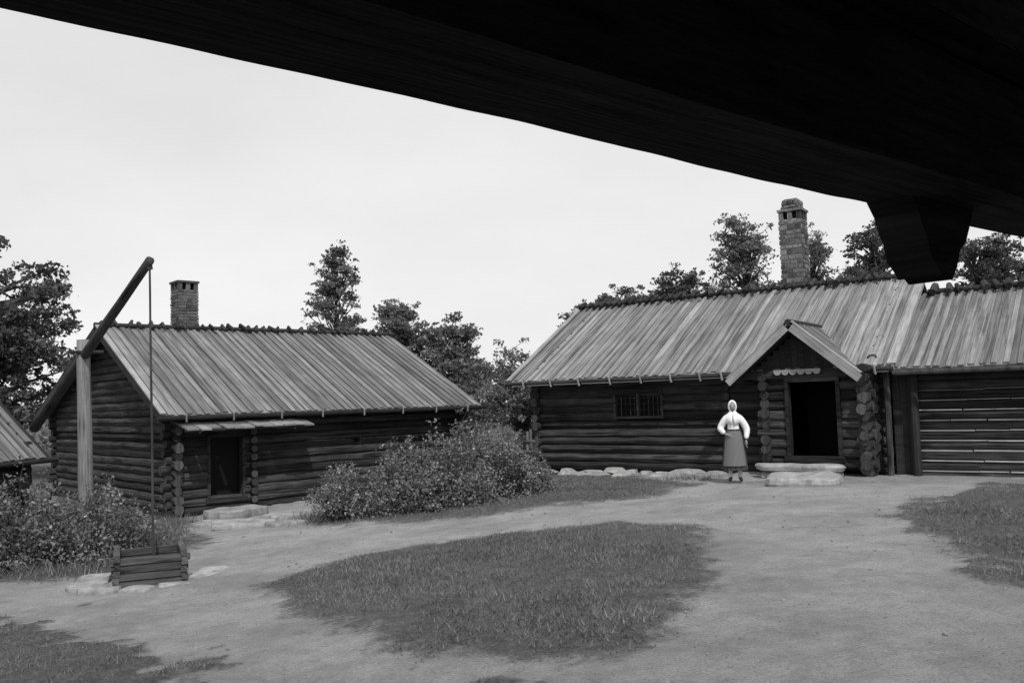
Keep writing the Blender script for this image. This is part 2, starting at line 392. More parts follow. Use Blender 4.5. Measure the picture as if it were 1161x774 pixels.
bush('flowering_bush',-1.6,17.7,[(-1.75,-.2,.6,.6,1.2,60),(-.7,.2,.75,.8,1.65,95),(.3,.3,.85,.8,1.75,110),(1.2,.4,.75,.7,1.35,75),(1.85,.6,.45,.4,.85,30),(0,-.6,1.4,.4,.9,70)],88,.029,110)
bush('rose_bush',-7.6,14.3,[(-1.2,-.1,.9,.8,1.35,85),(-.2,-.2,.8,.7,1.5,85),(.8,0,.75,.7,1.3,75),(1.4,.2,.4,.5,.8,28),(-2.2,-.3,.8,.8,1.4,65)],88,.026,45)
bush('small_bush',-1.2,26.2,[(0,0,.9,.7,1.6,60),(1.2,-.5,.6,.6,1.3,30)],70,.035)
def weeds(name,pts,n,H):
    p=np.array(pts)[rng.integers(0,len(pts),n)]; x=p[:,0]+rng.normal(0,.22,n);y=p[:,1]+rng.normal(0,.22,n)
    Hh=H*(.2+rng.random(n)**2); w=.005+.007*rng.random(n); an=rng.uniform(0,6.28,n);la=rng.uniform(0,6.28,n);z=hn(x,y)-.01
    A=np.stack([x-np.cos(an)*w,y-np.sin(an)*w,z],-1);B=np.stack([x+np.cos(an)*w,y+np.sin(an)*w,z],-1);C=np.stack([x+np.cos(la)*Hh*.6,y+np.sin(la)*Hh*.6,z+Hh],-1)
    mesh_np(name,np.stack([A,B,C],1).reshape(-1,3),np.arange(3*n).reshape(-1,3),np.repeat(np.stack([x,y,rng.random(n)],-1),3,0),M_grass)
def seg(a,b,n): return [(a[0]+(b[0]-a[0])*i/(n-1),a[1]+(b[1]-a[1])*i/(n-1)) for i in range(n)]
weeds('tall_grass',seg((-7.3,19.2),(-6.6,15.5),20)+seg((-6.6,15.5),(-6.0,14.2),10)+seg((-7.4,13.3),(-6.2,13.3),8)+seg((-4.3,18.3),(-3.8,17.4),3),5000,.25)
weeds('tall_grass',seg((3.2,18.9),(4.0,18.9),5)+seg((-3.2,16.9),(.6,16.7),20),1600,.13)

# ------------------------------------------------------------------ building helpers
def wall_logs(mb,A,B,z0,z1,r=.105,openings=(),ext=.22,phase=0,clip=None,capmi=1,sq=.95):
    A=Vector(A);B=Vector(B);d=B-A;Ln=d.length;d/=Ln
    z=z0+r+phase; 
    while z<z1:
        lo,hi=-ext+random.uniform(-.07,.07),Ln+ext+random.uniform(-.07,.07)
        if clip:
            c=clip(z)
            if c is None: break
            if c[0]>0: lo=c[0]
            if c[1]<Ln: hi=c[1]
        iv=[(lo,hi)]
        for (s0,s1,za,zb) in openings:
            if za<z<zb:
                nv=[]
                for a_,b_ in iv:
                    if s1<=a_ or s0>=b_: nv.append((a_,b_)); continue
                    if s0>a_: nv.append((a_,s0))
                    if s1<b_: nv.append((s1,b_))
                iv=nv
        rr=r*random.uniform(.98,1.12); dz=random.uniform(-.012,.012); dz2=random.uniform(-.012,.012)
        for a_,b_ in iv:
            p=A+d*a_;q=A+d*b_; mb.log((p.x,p.y,z+dz),(q.x,q.y,z+dz2),rr*random.uniform(.95,1.05),rr*random.uniform(.92,1.03),sq=sq,capmi=capmi,wob=.11,step=.4,seg=12)
        z+=2*r*.93
def slope(mb,x0,x1,E,R,bw=.17,th=.03,mi=0):
    sy,sz=E[0]-R[0],E[1]-R[1]; Ls=math.hypot(sy,sz); d=Vector((0,sy/Ls,sz/Ls)); n=Vector((0,-d.z,d.y)); 
    if n.z<0: n=-n
    mb.box((x0+.03,R[0],R[1]-.06),(x1-x0-.06,0,0),d*(Ls-.06),n*.05,1)
    nb=int((x1-x0)/bw); w=(x1-x0)/nb
    for i in range(nb):
        x=x0+i*w; e=random.uniform(-.015,.02)
        o=Vector((x+.006,R[0],R[1]))+n*(.0+random.uniform(0,.004)); 
        mb.box(o,d*(Ls+e),Vector((w*.98,0,0)),n*th,mi)
        wd=random.uniform(.44,.62)
        o=Vector((x-w*wd/2+random.uniform(-.012,.012),R[0],R[1]))+n*(th+.006+random.uniform(0,.008))
        if i>0: mb.box(o-d*.02,d*(Ls+random.uniform(-.02,.06))+Vector((random.uniform(-.018,.018),0,0)),Vector((w*wd,0,0)),n*th*.85,mi)
def ridgecap(mb,x0,x1,y,z,mi=0,st=.24,r=.055):
    mb.log((x0-.05,y,z+.02),(x1+.05,y,z+.02),.07,mi=mi)
    x=x0+.1
    while x<x1:
        rr=r*random.uniform(.7,1.4); l=random.uniform(.18,.34); t=random.uniform(-.07,.07); up=random.uniform(0,.06)
        mb.log((x+t,y-l,z-.02),(x-t,y+.02,z+.11+up),rr,rr*.9,seg=7,mi=mi)
        mb.log((x+t,y+l,z-.02),(x-t,y-.02,z+.11+up),rr,rr*.9,seg=7,mi=mi)
        x+=st*random.uniform(.6,1.35)
def chimney(parent,name,x,y,z0,z1,w,mstone,crown=False,ch=.11,rz=0,lw=(.13,.26),gap=.014):
    mb=MB(); hw=w/2
    mb.box((-hw+.015,-hw+.015,z0),(w-.03,0,0),(0,w-.03,0),(0,0,z1-z0),1)
    def course(hw,z,c):
        for side in range(4):
            a_=-hw-.004
            while a_<hw-.02:
                l=random.uniform(*lw)
                if a_+l>hw-.08: l=hw+.004-a_
                g=gap; t=.05; pr=random.uniform(0,.018)
                q=[((a_+g/2,-hw-pr,z),(l-g,0,0),(0,t,0)),((hw+pr,a_+g/2,z),(0,l-g,0),(-t,0,0)),((a_+g/2,hw+pr,z),(l-g,0,0),(0,-t,0)),((-hw-pr,a_+g/2,z),(0,l-g,0),(t,0,0))][side]
                mb.box(q[0],q[1],q[2],(0,0,c-gap*1.2-random.uniform(0,.01)),0); a_+=l
    z=z0
    while z<z1-.02:
        c=ch*random.uniform(.8,1.15); course(hw,z,min(c,z1-z)); z+=c
    ph=.2; pw=w*.2
    for i in (-1,0,1):
        for j in (-1,0,1):
            if i==0 and j==0: continue
            mb.box((i*(hw-pw/2)-pw/2,j*(hw-pw/2)-pw/2,z1),(pw,0,0),(0,pw,0),(0,0,ph),0)
    mb.box((-hw+.1,-hw+.1,z1),(w-.2,0,0),(0,w-.2,0),(0,0,ph),2)
    mb.box((-hw-.03,-hw-.03,z1+ph),(w+.06,0,0),(0,w+.06,0),(0,0,.06),0)
    if crown:
        z=z1+ph+.06
        for k in range(1): course(hw-.05,z,.1); mb.box((-hw+.07,-hw+.07,z),(w-.14,0,0),(0,w-.14,0),(0,0,.1),1); z+=.1
        for i in (-1,0,1):
            for j in (-1,0,1):
                if i or j: mb.rock((i*(hw-.12),j*(hw-.12),z+.06),.07,.07,.1,random.random())
        mb.box((-hw+.12,-hw+.12,z+.13),(w-.24,0,0),(0,w-.24,0),(0,0,.05),0)
    o=mb.obj(name,[mstone,M_mortar,M_black],parent); o.location=(x,y,0); o.rotation_euler=(0,0,rz); return o

# ------------------------------------------------------------------ right log house
RH=empty('log_house',(-.09,22.5,0),math.radians(-35))
ez,rzz=2.29,4.40
mb=MB()
wall_logs(mb,(.55,.5,0),(8.72,.5,0),.12,2.42,openings=[(2.25,3.45,1.38,1.98),(6.35,7.75,.3,2.1)])
gclip=lambda z:(None if z>4.2 else ((max(-1,(z-2.25)/.563-.5) if z>2.4 else -1),(6.5-max(0,(z-2.25)/.563-.5) if z>2.4 else 99)))
wall_logs(mb,(.55,.5,0),(.55,7,0),.0,4.2,phase=.1,clip=gclip)
wall_logs(mb,(8.72,.5,0),(8.72,7,0),.12,4.2,phase=.1,clip=gclip)
wall_logs(mb,(.55,7,0),(8.72,7,0),.0,2.4)
for z in np.arange(.2,2.2,.2): mb.log((5.6,.33,z),(5.6,.6,z),.085,capmi=1)
mb.obj('log_walls',[M_log,M_logend],RH)
mb=MB(); slope(mb,0,9.15,(0,ez),(3.75,rzz),bw=.2); slope(mb,0,9.15,(7.5,ez),(3.75,rzz),bw=.25); mb.obj('plank_roof',[M_roofR,M_frame],RH)
mb=MB(); ridgecap(mb,0,9.2,3.75,rzz+.07); mb.obj('ridge_logs',[M_ridge],RH)
mb=MB()
sl=Vector((0,-3.75,ez-rzz)).normalized(); nn=Vector((0,sl.z,-sl.y)); nn=nn if nn.z>0 else -nn
mb.box(Vector((9.08,3.78,rzz+.02))+nn*.07,sl*4.38,(.17,0,0),nn*.04,0)
mb.box(Vector((9.16,3.75,rzz-.12)),sl*4.34,(.04,0,0),nn*.17,0)
mb.box(Vector((-.05,3.78,rzz+.02))+nn*.07,sl*4.38,(.12,0,0),nn*.04,0)
mb.box((.1,-.02,ez-.09),(6.0,0,0),(0,.03,0),(0,0,.06),0)
mb.box((8.6,-.02,ez-.09),(.5,0,0),(0,.03,0),(0,0,.06),0)
mb.log((-.05,-.1,ez-.03),(9.2,-.1,ez-.03),.045,mi=1,wob=.15)
for x in [.5,1.3,2.1,2.95,3.75,4.5,5.2,5.7,8.85]:
    mb.log((x,-.18,ez+.06),(x+.02,-.12,ez-.13),.025,seg=6,mi=0); mb.log((x,-.12,ez-.12),(x,.3,ez+.02),.025,seg=6,mi=1)
mb.obj('eave_boards',[M_barge,M_frame],RH)
mb=MB(); wx0,wx1,wz0,wz1=2.8,4.0,1.4,1.96
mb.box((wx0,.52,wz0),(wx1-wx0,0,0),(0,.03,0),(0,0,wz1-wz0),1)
for (o,A,C) in [((wx0-.05,.38,wz0-.06),(wx1-wx0+.1,0,0),(0,0,.06)),((wx0-.05,.38,wz1),(wx1-wx0+.1,0,0),(0,0,.06)),((wx0-.05,.381,wz0),(.06,0,0),(0,0,wz1-wz0)),((wx1-.01,.381,wz0),(.06,0,0),(0,0,wz1-wz0)),((3.37,.383,wz0),(.06,0,0),(0,0,wz1-wz0))]:
    mb.box(o,A,(0,.1,0),C,0)
for i in range(1,10): mb.box((wx0+i*.12,.45,wz0),(.025,0,0),(0,.03,0),(0,0,wz1-wz0),0)
for i in range(1,4): mb.box((wx0,.445,wz0+i*.14),(wx1-wx0,0,0),(0,.028,0),(0,0,.014),0)
mb.obj('lattice_window',[M_log,M_black],RH)
mb=MB(); py=0.0
wall_logs(mb,(6.62,py,0),(8.62,py,0),.3,2.3,openings=[(.5,1.48,.5,2.1)],ext=.12)
wall_logs(mb,(6.62,py,0),(6.62,.5,0),.3,2.25,phase=.1,ext=.16,r=.1)
wall_logs(mb,(8.62,py,0),(8.62,.5,0),.1,2.25,phase=.1,ext=.26)
for k,z in enumerate(np.arange(.1,2.2,.19)):
    mb.log((8.66+random.uniform(-.02,.02),-.3+random.uniform(-.08,.08),z+.1),(8.66,.2,z+.1),.1*random.uniform(.85,1.15),capmi=1,wob=.14)
mb.obj('porch_log_walls',[M_log,M_logend],RH)
mb=MB(); ax,azp=7.33,3.22; hw,ty=1.24,-.5
for sgn in (-1,1):
    d=Vector((sgn*hw,0,2.17-azp)); Ls=d.length; d/=Ls; n=Vector((-d.z*sgn,0,d.x*sgn)); 
    n=n if n.z>0 else -n
    yb=2.0
    mb.box((ax,ty+.04,azp-.05),d*Ls,(0,yb-ty,0),n*.03,1)
    nb=9
    for i in range(nb):
        w=(yb-ty)/nb; mb.box(Vector((ax,ty+i*w,azp))+n*random.uniform(0,.01),d*(Ls+random.uniform(-.02,.03)),(0,w*1.0,0),n*.03,0)
        if i: mb.box(Vector((ax,ty+i*w-.05,azp))+n*.045,d*(Ls+random.uniform(-.03,.05)),(0,w*.5,0),n*.025,0)
    mb.box(Vector((ax,ty-.045,azp-.11)),d*(Ls+.06),(0,.04,0),n*.15,2)
    mb.box(Vector((ax,ty-.02,azp+.02))+n*.06,d*(Ls+.08),(0,.14,0),n*.03,2)
mb.log((ax,ty-.06,azp+.06),(ax,2.0,azp+.06),.06,mi=1)
for i in range(16):
    x=6.3+i*.13; top=azp-.1-abs(x+.065-ax)*.85
    if top>2.2: mb.box((x,-.02,2.2),(.125,0,0),(0,.03,0),(0,0,top-2.2),1)
mb.log((6.2,-.1,2.2),(8.5,-.1,2.2),.07,mi=1)
for i in range(6):
    x=6.88+i*.16
    cx=x+.08; vs=[];gs=[]
    for k in range(9):
        an=math.pi+math.pi*k/8; vs.append((cx+.078*math.cos(an),-.22,2.28+.07*math.sin(an)))
    n0=len(vs); vs+=[(a_,b_+.025,c_) for a_,b_,c_ in vs]
    gs=[(a_,c_,.5) for a_,b_,c_ in vs]
    fs=[list(range(n0)),list(range(n0,2*n0))[::-1]]+[[k,n0+k,n0+k+1,k+1] for k in range(n0-1)]
    mb.add(vs,fs,gs,3)
mb.box((6.88,-.222,2.281),(.96,0,0),(0,.028,0),(0,0,.04),3)
mb.box((6.13,-.46,2.1),(.06,0,0),(0,1.0,0),(0,0,.12),1); mb.box((8.47,-.46,2.1),(.06,0,0),(0,1.0,0),(0,0,.12),1)
mb.obj('porch_roof',[M_roof,M_frame,M_barge,M_barge],RH)
mb=MB()
mb.box((7.06,-.13,.45),(.07,0,0),(0,.2,0),(0,0,1.68),0); mb.box((8.09,-.13,.45),(.08,0,0),(0,.2,0),(0,0,1.68),0)
mb.box((7.06,-.135,2.06),(1.1,0,0),(0,.2,0),(0,0,.09),0); mb.box((7.0,-.14,.42),(1.2,0,0),(0,.22,0),(0,0,.12),0)
mb.box((6.72,.12,.3),(.02,0,0),(0,.35,0),(0,0,1.8),0)
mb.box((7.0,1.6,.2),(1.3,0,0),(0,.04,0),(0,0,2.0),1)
mb.obj('doorway',[M_log,M_black],RH)
chimney(RH,'stone_chimney',6.1,4.2,3.6,6.25,.56,M_brick,crown=True,ch=.13,lw=(.12,.22),gap=.022)
mb=MB(); slope(mb,9.0,14.4,(0,2.22),(3.75,3.97),bw=.19); slope(mb,9.24,14.4,(7.5,2.2),(3.75,3.97),bw=.3); mb.obj('byre_plank_roof',[M_roof,M_frame],RH)
mb=MB(); ridgecap(mb,9.3,14.4,3.75,4.04,st=.3,r=.06); mb.obj('byre_ridge_logs',[M_ridge],RH)
mb=MB(); wall_logs(mb,(9.5,.5,0),(14,.5,0),.05,2.3,ext=.05,sq=.75); wall_logs(mb,(14,.5,0),(14,7,0),.05,2.5,phase=.1); wall_logs(mb,(9.5,7,0),(14,7,0),.05,2.3,ext=.05)
mb.log((9.2,-.08,2.17),(14.4,-.08,2.17),.05,mi=1)
r_=.105; z=.05+r_
while z<1.75:
    zj=z+r_*.93; x=9.5; amp=.03 if z<1.5 else .012
    while x<14: 
        l=random.uniform(.3,1.3); hh=random.uniform(.5,1.2)*amp; mb.box((x,.41,zj-hh/2+random.uniform(-.005,.005)),(min(l,14-x)-random.uniform(.0,.04),0,random.uniform(-.006,.006)),(0,.06,0),(0,0,hh),2); x+=l
    z+=2*r_*.93
mb.obj('byre_log_walls',[M_log,M_logend,M_chink],RH)
mb=MB(); mb.log((8.98,.2,.1),(8.99,.22,2.2),.06,mi=1); mb.log((9.46,.3,.1),(9.46,.3,2.2),.08,mi=0)
for i in range(3): mb.box((9.05+i*.13,.42,.15),(.125,0,0),(0,.03,0),(0,0,2.1),0)
mb.box((9.05,.46,.1),(.4,0,0),(0,.03,0),(0,0,2.2),2)
mb.obj('byre_door_boards',[M_frame,M_curb,M_black],RH)
mb=MB(); x=.45
while x<6.4:
    w=random.uniform(.15,.45); mb.rock((x+w,.33+random.uniform(-.08,.08),.07-.012*(6-x)+random.uniform(-.04,.02)),w,.22,random.uniform(.1,.16),random.uniform(-.3,.3),rough=.3); x+=w*random.uniform(1.8,2.3)
for x,y in [(1.9,-.15),(2.6,-.1),(3.2,-.2),(4.1,-.15)]: mb.rock((x,y,.02),.22,.16,.1,random.random())
mb.obj('foundation_stones',[M_slab],RH)
mb=MB(); mb.box((.6,.6,-.3),(13.4,0,0),(0,6.4,0),(0,0,.4),0); mb.obj('floor',[M_black],RH)
mb=MB(); mb.slab((7.42,-.5),.84,.28,.29,.41,.03,ir=.12,n=32,p=6)
for (x,y,rx,rz) in [(6.85,-.48,.25,.12),(7.3,-.55,.22,.11),(7.8,-.5,.28,.12),(8.1,-.45,.16,.11)]: mb.rock((x,y,.19),rx,.2,rz,.1,rough=.25)
mb.obj('stone_doorstep',[M_slab],RH)
mb=MB(); mb.slab((5.40,16.75),.62,.62,.05,.29,-.35,ir=.22,n=34,tilt=(.0,.03)); mb.obj('stone_slab',[M_slab])

# ------------------------------------------------------------------ left log house
LH=empty('log_house',(-7.7,19.3,0),math.radians(42))
ez,rz_=1.72,4.03; RY=4.5; BY=10.3; bz=1.75
mb=MB()
wall_logs(mb,(.5,.6,0),(8.7,.6,0),-.75,1.85,openings=[(.8,1.62,-.15,1.2),(4.65,4.85,.9,1.1)],ext=.25)
sf=(rz_-ez)/RY; sb=(rz_-bz)/(BY-RY)
gc=lambda z:(None if z>3.85 else ((max(-1,(z-ez+.1)/sf-.6) if z>ez else -1),(9.1-max(0,(z-bz+.1)/sb-.9) if z>bz else 99)))
wall_logs(mb,(.5,.6,0),(.5,9.7,0),-.75,3.9,phase=.1,clip=gc,ext=.25)
wall_logs(mb,(8.7,.6,0),(8.7,9.7,0),-.75,3.9,phase=.1,clip=gc,ext=.25)
wall_logs(mb,(.5,9.7,0),(8.7,9.7,0),-.75,1.85)
for z in np.arange(-.5,1.6,.2): mb.log((2.35,.4,z),(2.35,.7,z),.085,capmi=1)
mb.obj('log_walls',[M_log,M_logend],LH)
mb=MB(); slope(mb,0,9.1,(0,ez),(RY,rz_),bw=.21); slope(mb,0,9.1,(BY,bz),(RY,rz_),bw=.3); mb.obj('plank_roof',[M_roof,M_frame],LH)
mb=MB(); ridgecap(mb,0,9.15,RY,rz_+.06,st=.3,r=.045); mb.obj('ridge_logs',[M_ridge],LH)
mb=MB(); sl=Vector((0,-RY,ez-rz_)); Ls=sl.length; sl/=Ls; nn=Vector((0,sl.z,-sl.y)); nn=nn if nn.z>0 else -nn
mb.box(Vector((-.04,RY,rz_-.12)),sl*(Ls+.03),(.04,0,0),nn*.17,1)
mb.box(Vector((-.05,RY,rz_+.02))+nn*.06,sl*(Ls+.04),(.13,0,0),nn*.035,0)
sb_=Vector((0,BY-RY,bz-rz_)); Lb=sb_.length; sb_/=Lb; nb_=Vector((0,-sb_.z,sb_.y)); nb_=nb_ if nb_.z>0 else -nb_
mb.box(Vector((-.04,RY,rz_-.12)),sb_*(Lb+.03),(.04,0,0),nb_*.17,1)
mb.log((-.1,-.06,ez-.03),(9.2,-.06,ez-.03),.05,mi=1,wob=.15)
for x in [.5,1.6,2.8,3.9,5.1,6.3,7.4,8.5]: mb.log((x,-.14,ez+.05),(x+.02,-.09,ez-.12),.022,seg=6,mi=0)
mb.obj('eave_boards',[M_barge,M_frame],LH)
mb=MB(); x=.45
while x<3.3:
    w=random.uniform(.2,.3); mb.box((x,.55,1.60),(w-.01,0,0),(random.uniform(-.05,.05),-.95+random.uniform(-.05,.05),-.18+random.uniform(-.02,.02)),(0,0,.035),0); x+=w
mb.log((.4,-.3,1.40),(3.4,-.3,1.40),.035,mi=1)
for x in (.7,3.0): mb.log((x,.5,1.35),(x,-.38,1.38),.04,mi=1)
mb.obj('door_canopy',[M_roofR,M_frame],LH)
mb=MB()
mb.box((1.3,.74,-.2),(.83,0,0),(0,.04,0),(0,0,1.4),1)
mb.box((1.24,.5,-.25),(.07,0,0),(0,.2,0),(0,0,1.5),0); mb.box((2.1,.5,-.25),(.06,0,0),(0,.2,0),(0,0,1.5),0)
mb.box((1.24,.495,1.2),(.92,0,0),(0,.2,0),(0,0,.07),0); mb.box((1.2,.47,-.3),(1.0,0,0),(0,.24,0),(0,0,.1),0)
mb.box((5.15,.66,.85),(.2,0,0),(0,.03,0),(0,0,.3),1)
for o,A,C in [((5.12,.5,.86),(.26,0,0),(0,0,.03)),((5.12,.5,1.1),(.26,0,0),(0,0,.03)),((5.12,.501,.89),(.03,0,0),(0,0,.21)),((5.35,.501,.89),(.03,0,0),(0,0,.21))]: mb.box(o,A,(0,.08,0),C,0)
mb.obj('door_and_window',[M_log,M_black],LH)
chimney(LH,'brick_chimney',2.5,5.0,3.4,5.2,.56,M_brickL,ch=.085)
mb=MB(); mb.box((.6,.7,-.9),(8,0,0),(0,9,0),(0,0,.35),0); mb.obj('floor',[M_black],LH)
mb=MB(); x=.4
while x<8.5:
    w=random.uniform(.2,.4); mb.rock((x+w,.55,-.68+.03*x),w,.2,.12,random.uniform(-.2,.2)); x+=w*1.9
mb.obj('foundation_stones',[M_stone],LH)
for (x,y,rx,ry,z_,ro) in [(-6.15,19.55,.6,.4,.2,.75),(-5.55,18.0,.7,.45,.08,.3),(-4.75,18.75,.6,.42,.09,.9),(-6.3,18.4,.4,.35,.07,.2),(-4.6,17.65,.35,.28,.05,.5)]:
    mb=MB(); mb.slab((x,y),rx,ry,h(x,y)-.1,h(x,y)+z_,ro,ir=.25); mb.obj('stone_slab',[M_slab])

# ------------------------------------------------------------------ left-edge shed
SH=empty('log_shed',(-9.55,18.3,0),math.radians(-12))
mb=MB()
def slopeX(mb,y0,y1,E,R,bw):
    d=Vector((E[0]-R[0],0,E[1]-R[1])); Ls=d.length; d/=Ls; n=Vector((-d.z,0,d.x)); n=n if n.z>0 else -n
    mb.box((R[0],y0+.03,R[1]-.06),d*(Ls-.05),(0,y1-y0-.06,0),n*.05,1); nb=int((y1-y0)/bw)
    for i in range(nb):
        mb.box(Vector((R[0],y0+i*bw,R[1]))+n*random.uniform(0,.008),d*(Ls+random.uniform(-.03,.03)),(0,bw*.98,0),n*.035,0)
        if i: mb.box(Vector((R[0],y0+i*bw-.05,R[1]))+n*.048,d*(Ls+random.uniform(-.03,.03)),(0,bw*.55,0),n*.03,0)
slopeX(mb,-5.5,0,(0,.95),(-2.4,3.25),.19); slopeX(mb,-5.5,0,(-4.8,.95),(-2.4,3.25),.25)
mb.log((-2.4,-5.5,3.3),(-2.4,0,3.3),.08,mi=1)
mb.log((.03,-5.5,.92),(.03,.1,.92),.05,mi=1)
mb.obj('plank_roof',[M_roof,M_frame],SH)
mb=MB(); wall_logs(mb,(-.45,-5.1,0),(-.45,-.4,0),-.75,1.2); wall_logs(mb,(-4.4,-5.1,0),(-4.4,-.4,0),-.75,1.2)
gs_=lambda z:(None if z>2.9 else ((max(-1,(z-.95)/.96-.45) if z>1.2 else -1),(3.95-max(0,(z-.95)/.96-.45) if z>1.2 else 99)))
wall_logs(mb,(-4.4,-.4,0),(-.45,-.4,0),-.75,2.9,phase=.1,clip=gs_); wall_logs(mb,(-4.4,-5.1,0),(-.45,-5.1,0),-.75,2.9,phase=.1,clip=gs_)
mb.obj('log_walls',[M_log,M_logend],SH)

# ------------------------------------------------------------------ sweep well
W=empty('sweep_well',(0,0,0)); wx,wy=-5.08,12.3; wz=h(wx,wy)
mb=MB(); mb.log((-7.0,14.5,h(-7,14.5)-.3),(-7.08,14.52,3.07),.125,.10,seg=12,step=.5,wob=.04)
mb.obj('well_post',[M_grey],W,True)
mb=MB(); P0=Vector((-6.98,14.42,2.85)); T=Vector((wx,wy,3.95)); D=T-P0
mb.log(P0-D*1.12,T+D*.02,.1,.062,seg=12,step=.6,wob=.05); mb.obj('sweep_pole',[M_darkpole],W,True)
mb=MB(); mb.log((-7.22,14.35,2.86),(-6.78,14.6,2.86),.03,seg=8); mb.obj('pivot_pin',[M_frame],W)
mb=MB(); mb.log((wx+.02,wy-.01,3.93),(wx+.06,wy,wz+.25),.014,.018,seg=8,step=.4,wob=.2)
mb.log((wx+.06,wy,wz+.2),(wx+.06,wy,wz+.3),.03,seg=8); mb.log((wx,wy,4.0),(wx+.02,wy,3.85),.04,seg=8); mb.obj('hanging_rod',[M_darkpole],W)
mb=MB(); a0=math.radians(24); ca,sa=math.cos(a0),math.sin(a0); hs=.42
def wp(u,v): return (wx+u*ca-v*sa,wy+u*sa+v*ca)
for i in range(4):
    z=wz+.02+i*.1
    for s in (-1,1):
        for q in (0,1):
            e=random.uniform(.02,.09); j=random.uniform(-.012,.012)
            if q==0: a_=wp(-hs-e,s*hs-.04+j);A=(2*(hs+e)*ca,2*(hs+e)*sa,random.uniform(-.01,.01));B=(-.08*sa,.08*ca,0); zz=z
            else: a_=wp(s*hs-.04+j,-hs-e);A=(-2*(hs+e)*sa,2*(hs+e)*ca,random.uniform(-.01,.01));B=(.08*ca,.08*sa,0); zz=z+.048
            mb.box((a_[0],a_[1],zz),A,B,(0,0,random.uniform(.078,.092)),0)
mb.obj('well_curb',[M_curb],W)
mb=MB(); n0=[wp(-.37,-.37),wp(.37,-.37),wp(.37,.37),wp(-.37,.37)]
mb.add([(p[0],p[1],wz+.06) for p in n0],[(0,1,2,3)],[(0,0,.2)]*4,0); mb.obj('well_shaft',[M_black],W)
mb=MB()
for (dx,dy,rx,ry,ro) in [(-.72,-.25,.24,.18,.3),(-.38,-.62,.24,.15,.1),(.12,-.68,.2,.13,-.2),(.52,-.45,.2,.13,.6),(.7,.05,.22,.16,1.2),(-.84,.2,.2,.18,.4),(.74,.42,.2,.15,.2),(-.65,-.55,.13,.1,1)]:
    mb.slab((wx+dx,wy+dy),rx,ry,wz-.05,wz+random.uniform(.04,.08),ro,ir=.25,n=16)
mb.obj('well_stones',[M_slab],W)

# ------------------------------------------------------------------ rail fence between houses
mb=MB()
for (x,y) in [(.3,22.3),(-.35,22.6),(-1.1,23.0),(-1.9,23.5)]: mb.log((x,y,h(x,y)-.2),(x+.02,y,h(x,y)+1.15),.035,mi=0); mb.log((x+.1,y+.1,h(x,y)-.2),(x+.1,y+.1,h(x,y)+1.2),.03)
for z in (.3,.55,.8): mb.log((.5,22.15,z+.02),(-2.1,23.65,z-.05),.035,.03)
mb.obj('rail_fence',[M_grey])

# ------------------------------------------------------------------ timber gateway the camera stands under
GW=empty('timber_gateway',(0,0,0)); d=Vector((.774,.633,0)); nA=Vector((-.633,.774,0)); P1=Vector((-.35,1.05,0))
def gp(s,perp,z): return P1+d*s+nA*(perp-1.03)+Vector((0,0,z))
def rough_beam(mb,s0,s1,pa,pb,z0,z1,amp=.008,step=.03,mi=0):
    n=int((s1-s0)/step); vs=[];gs=[];fs=[]
    prof=[(pa,z0),(pa,z1),(pb,z1),(pb,z0),(pb-(pb-pa)*.5,z0-.004)]
    m=len(prof)
    for i in range(n+1):
        s=s0+(s1-s0)*i/n
        for j,(p,z) in enumerate(prof):
            q=mn.noise(Vector((s*1.3,j*7.1,0)))*amp*1.6+mn.noise(Vector((s*7,j*3.3,2)))*amp*.6
            ch=max(0,mn.noise(Vector((s*5,j*9.3,8)))-.33)*.03
            vs.append(tuple(gp(s,p+q,z+q*.9+ch))); gs.append((s,j*.23,.5))
    for i in range(n):
        for j in range(m):
            j2=(j+1)%m; fs.append((i*m+j,i*m+j2,(i+1)*m+j2,(i+1)*m+j))
    fs+= [tuple(range(m)),tuple(range(n*m,n*m+m))[::-1]]
    mb.add(vs,fs,gs,mi)
mb=MB(); rough_beam(mb,-2.4,3.1,1.03,.80,2.30,2.56); mb.obj('front_beam',[M_gate],GW)
mb=MB()
for i in range(17):
    mb.box(gp(-2.5,1.12-i*.2,2.565+random.uniform(0,.02)),d*5.7,nA*-.194,(0,0,.05),0)
mb.obj('ceiling_planks',[M_gate],GW)
mb=MB(); a_=gp(-2.4,-2.05,0);b_=gp(3.1,-2.05,0); wall_logs(mb,a_,b_,-.5,2.5,capmi=0); mb.obj('light_block_wall',[M_gate],GW)  # unseen log wall, added behind the camera to keep the overhang dark
mb=MB()
for s in (-2.2,2.95): mb.log(gp(s,.915,-.5),gp(s,.915,2.3),.11)
for s in (-2.2,2.95,): rough_beam(mb,s-.1,s+.1,.8,-2.0,2.35,2.55)
mb.obj('posts',[M_gate],GW)
prof=[(-.145,.04),(-.13,.0),(-.10,-.03),(-.085,-.06),(-.065,-.085),(-.05,-.125),(-.02,-.145),(.0,-.162),(.025,-.155),(.05,-.17),(.08,-.14),(.10,-.1),(.135,-.08),(.16,-.045),(.185,.0),(.2,.04)]
mb=MB(); vs=[];gs=[]; sc0=1.66
for pp in (1.035,.93):
    for (s,z) in prof: vs.append(tuple(gp(sc0+s*.98,pp,2.30+z*(1 if z>0 else 1.06)))); gs.append((s,z,.3))
n0=len(prof); fs=[list(range(n0))[::-1],list(range(n0,2*n0))]+[[k,(k+1)%n0,n0+(k+1)%n0,n0+k] for k in range(n0)]
mb.add(vs,fs,gs,0); mb.obj('carved_corbel',[M_gate],GW)

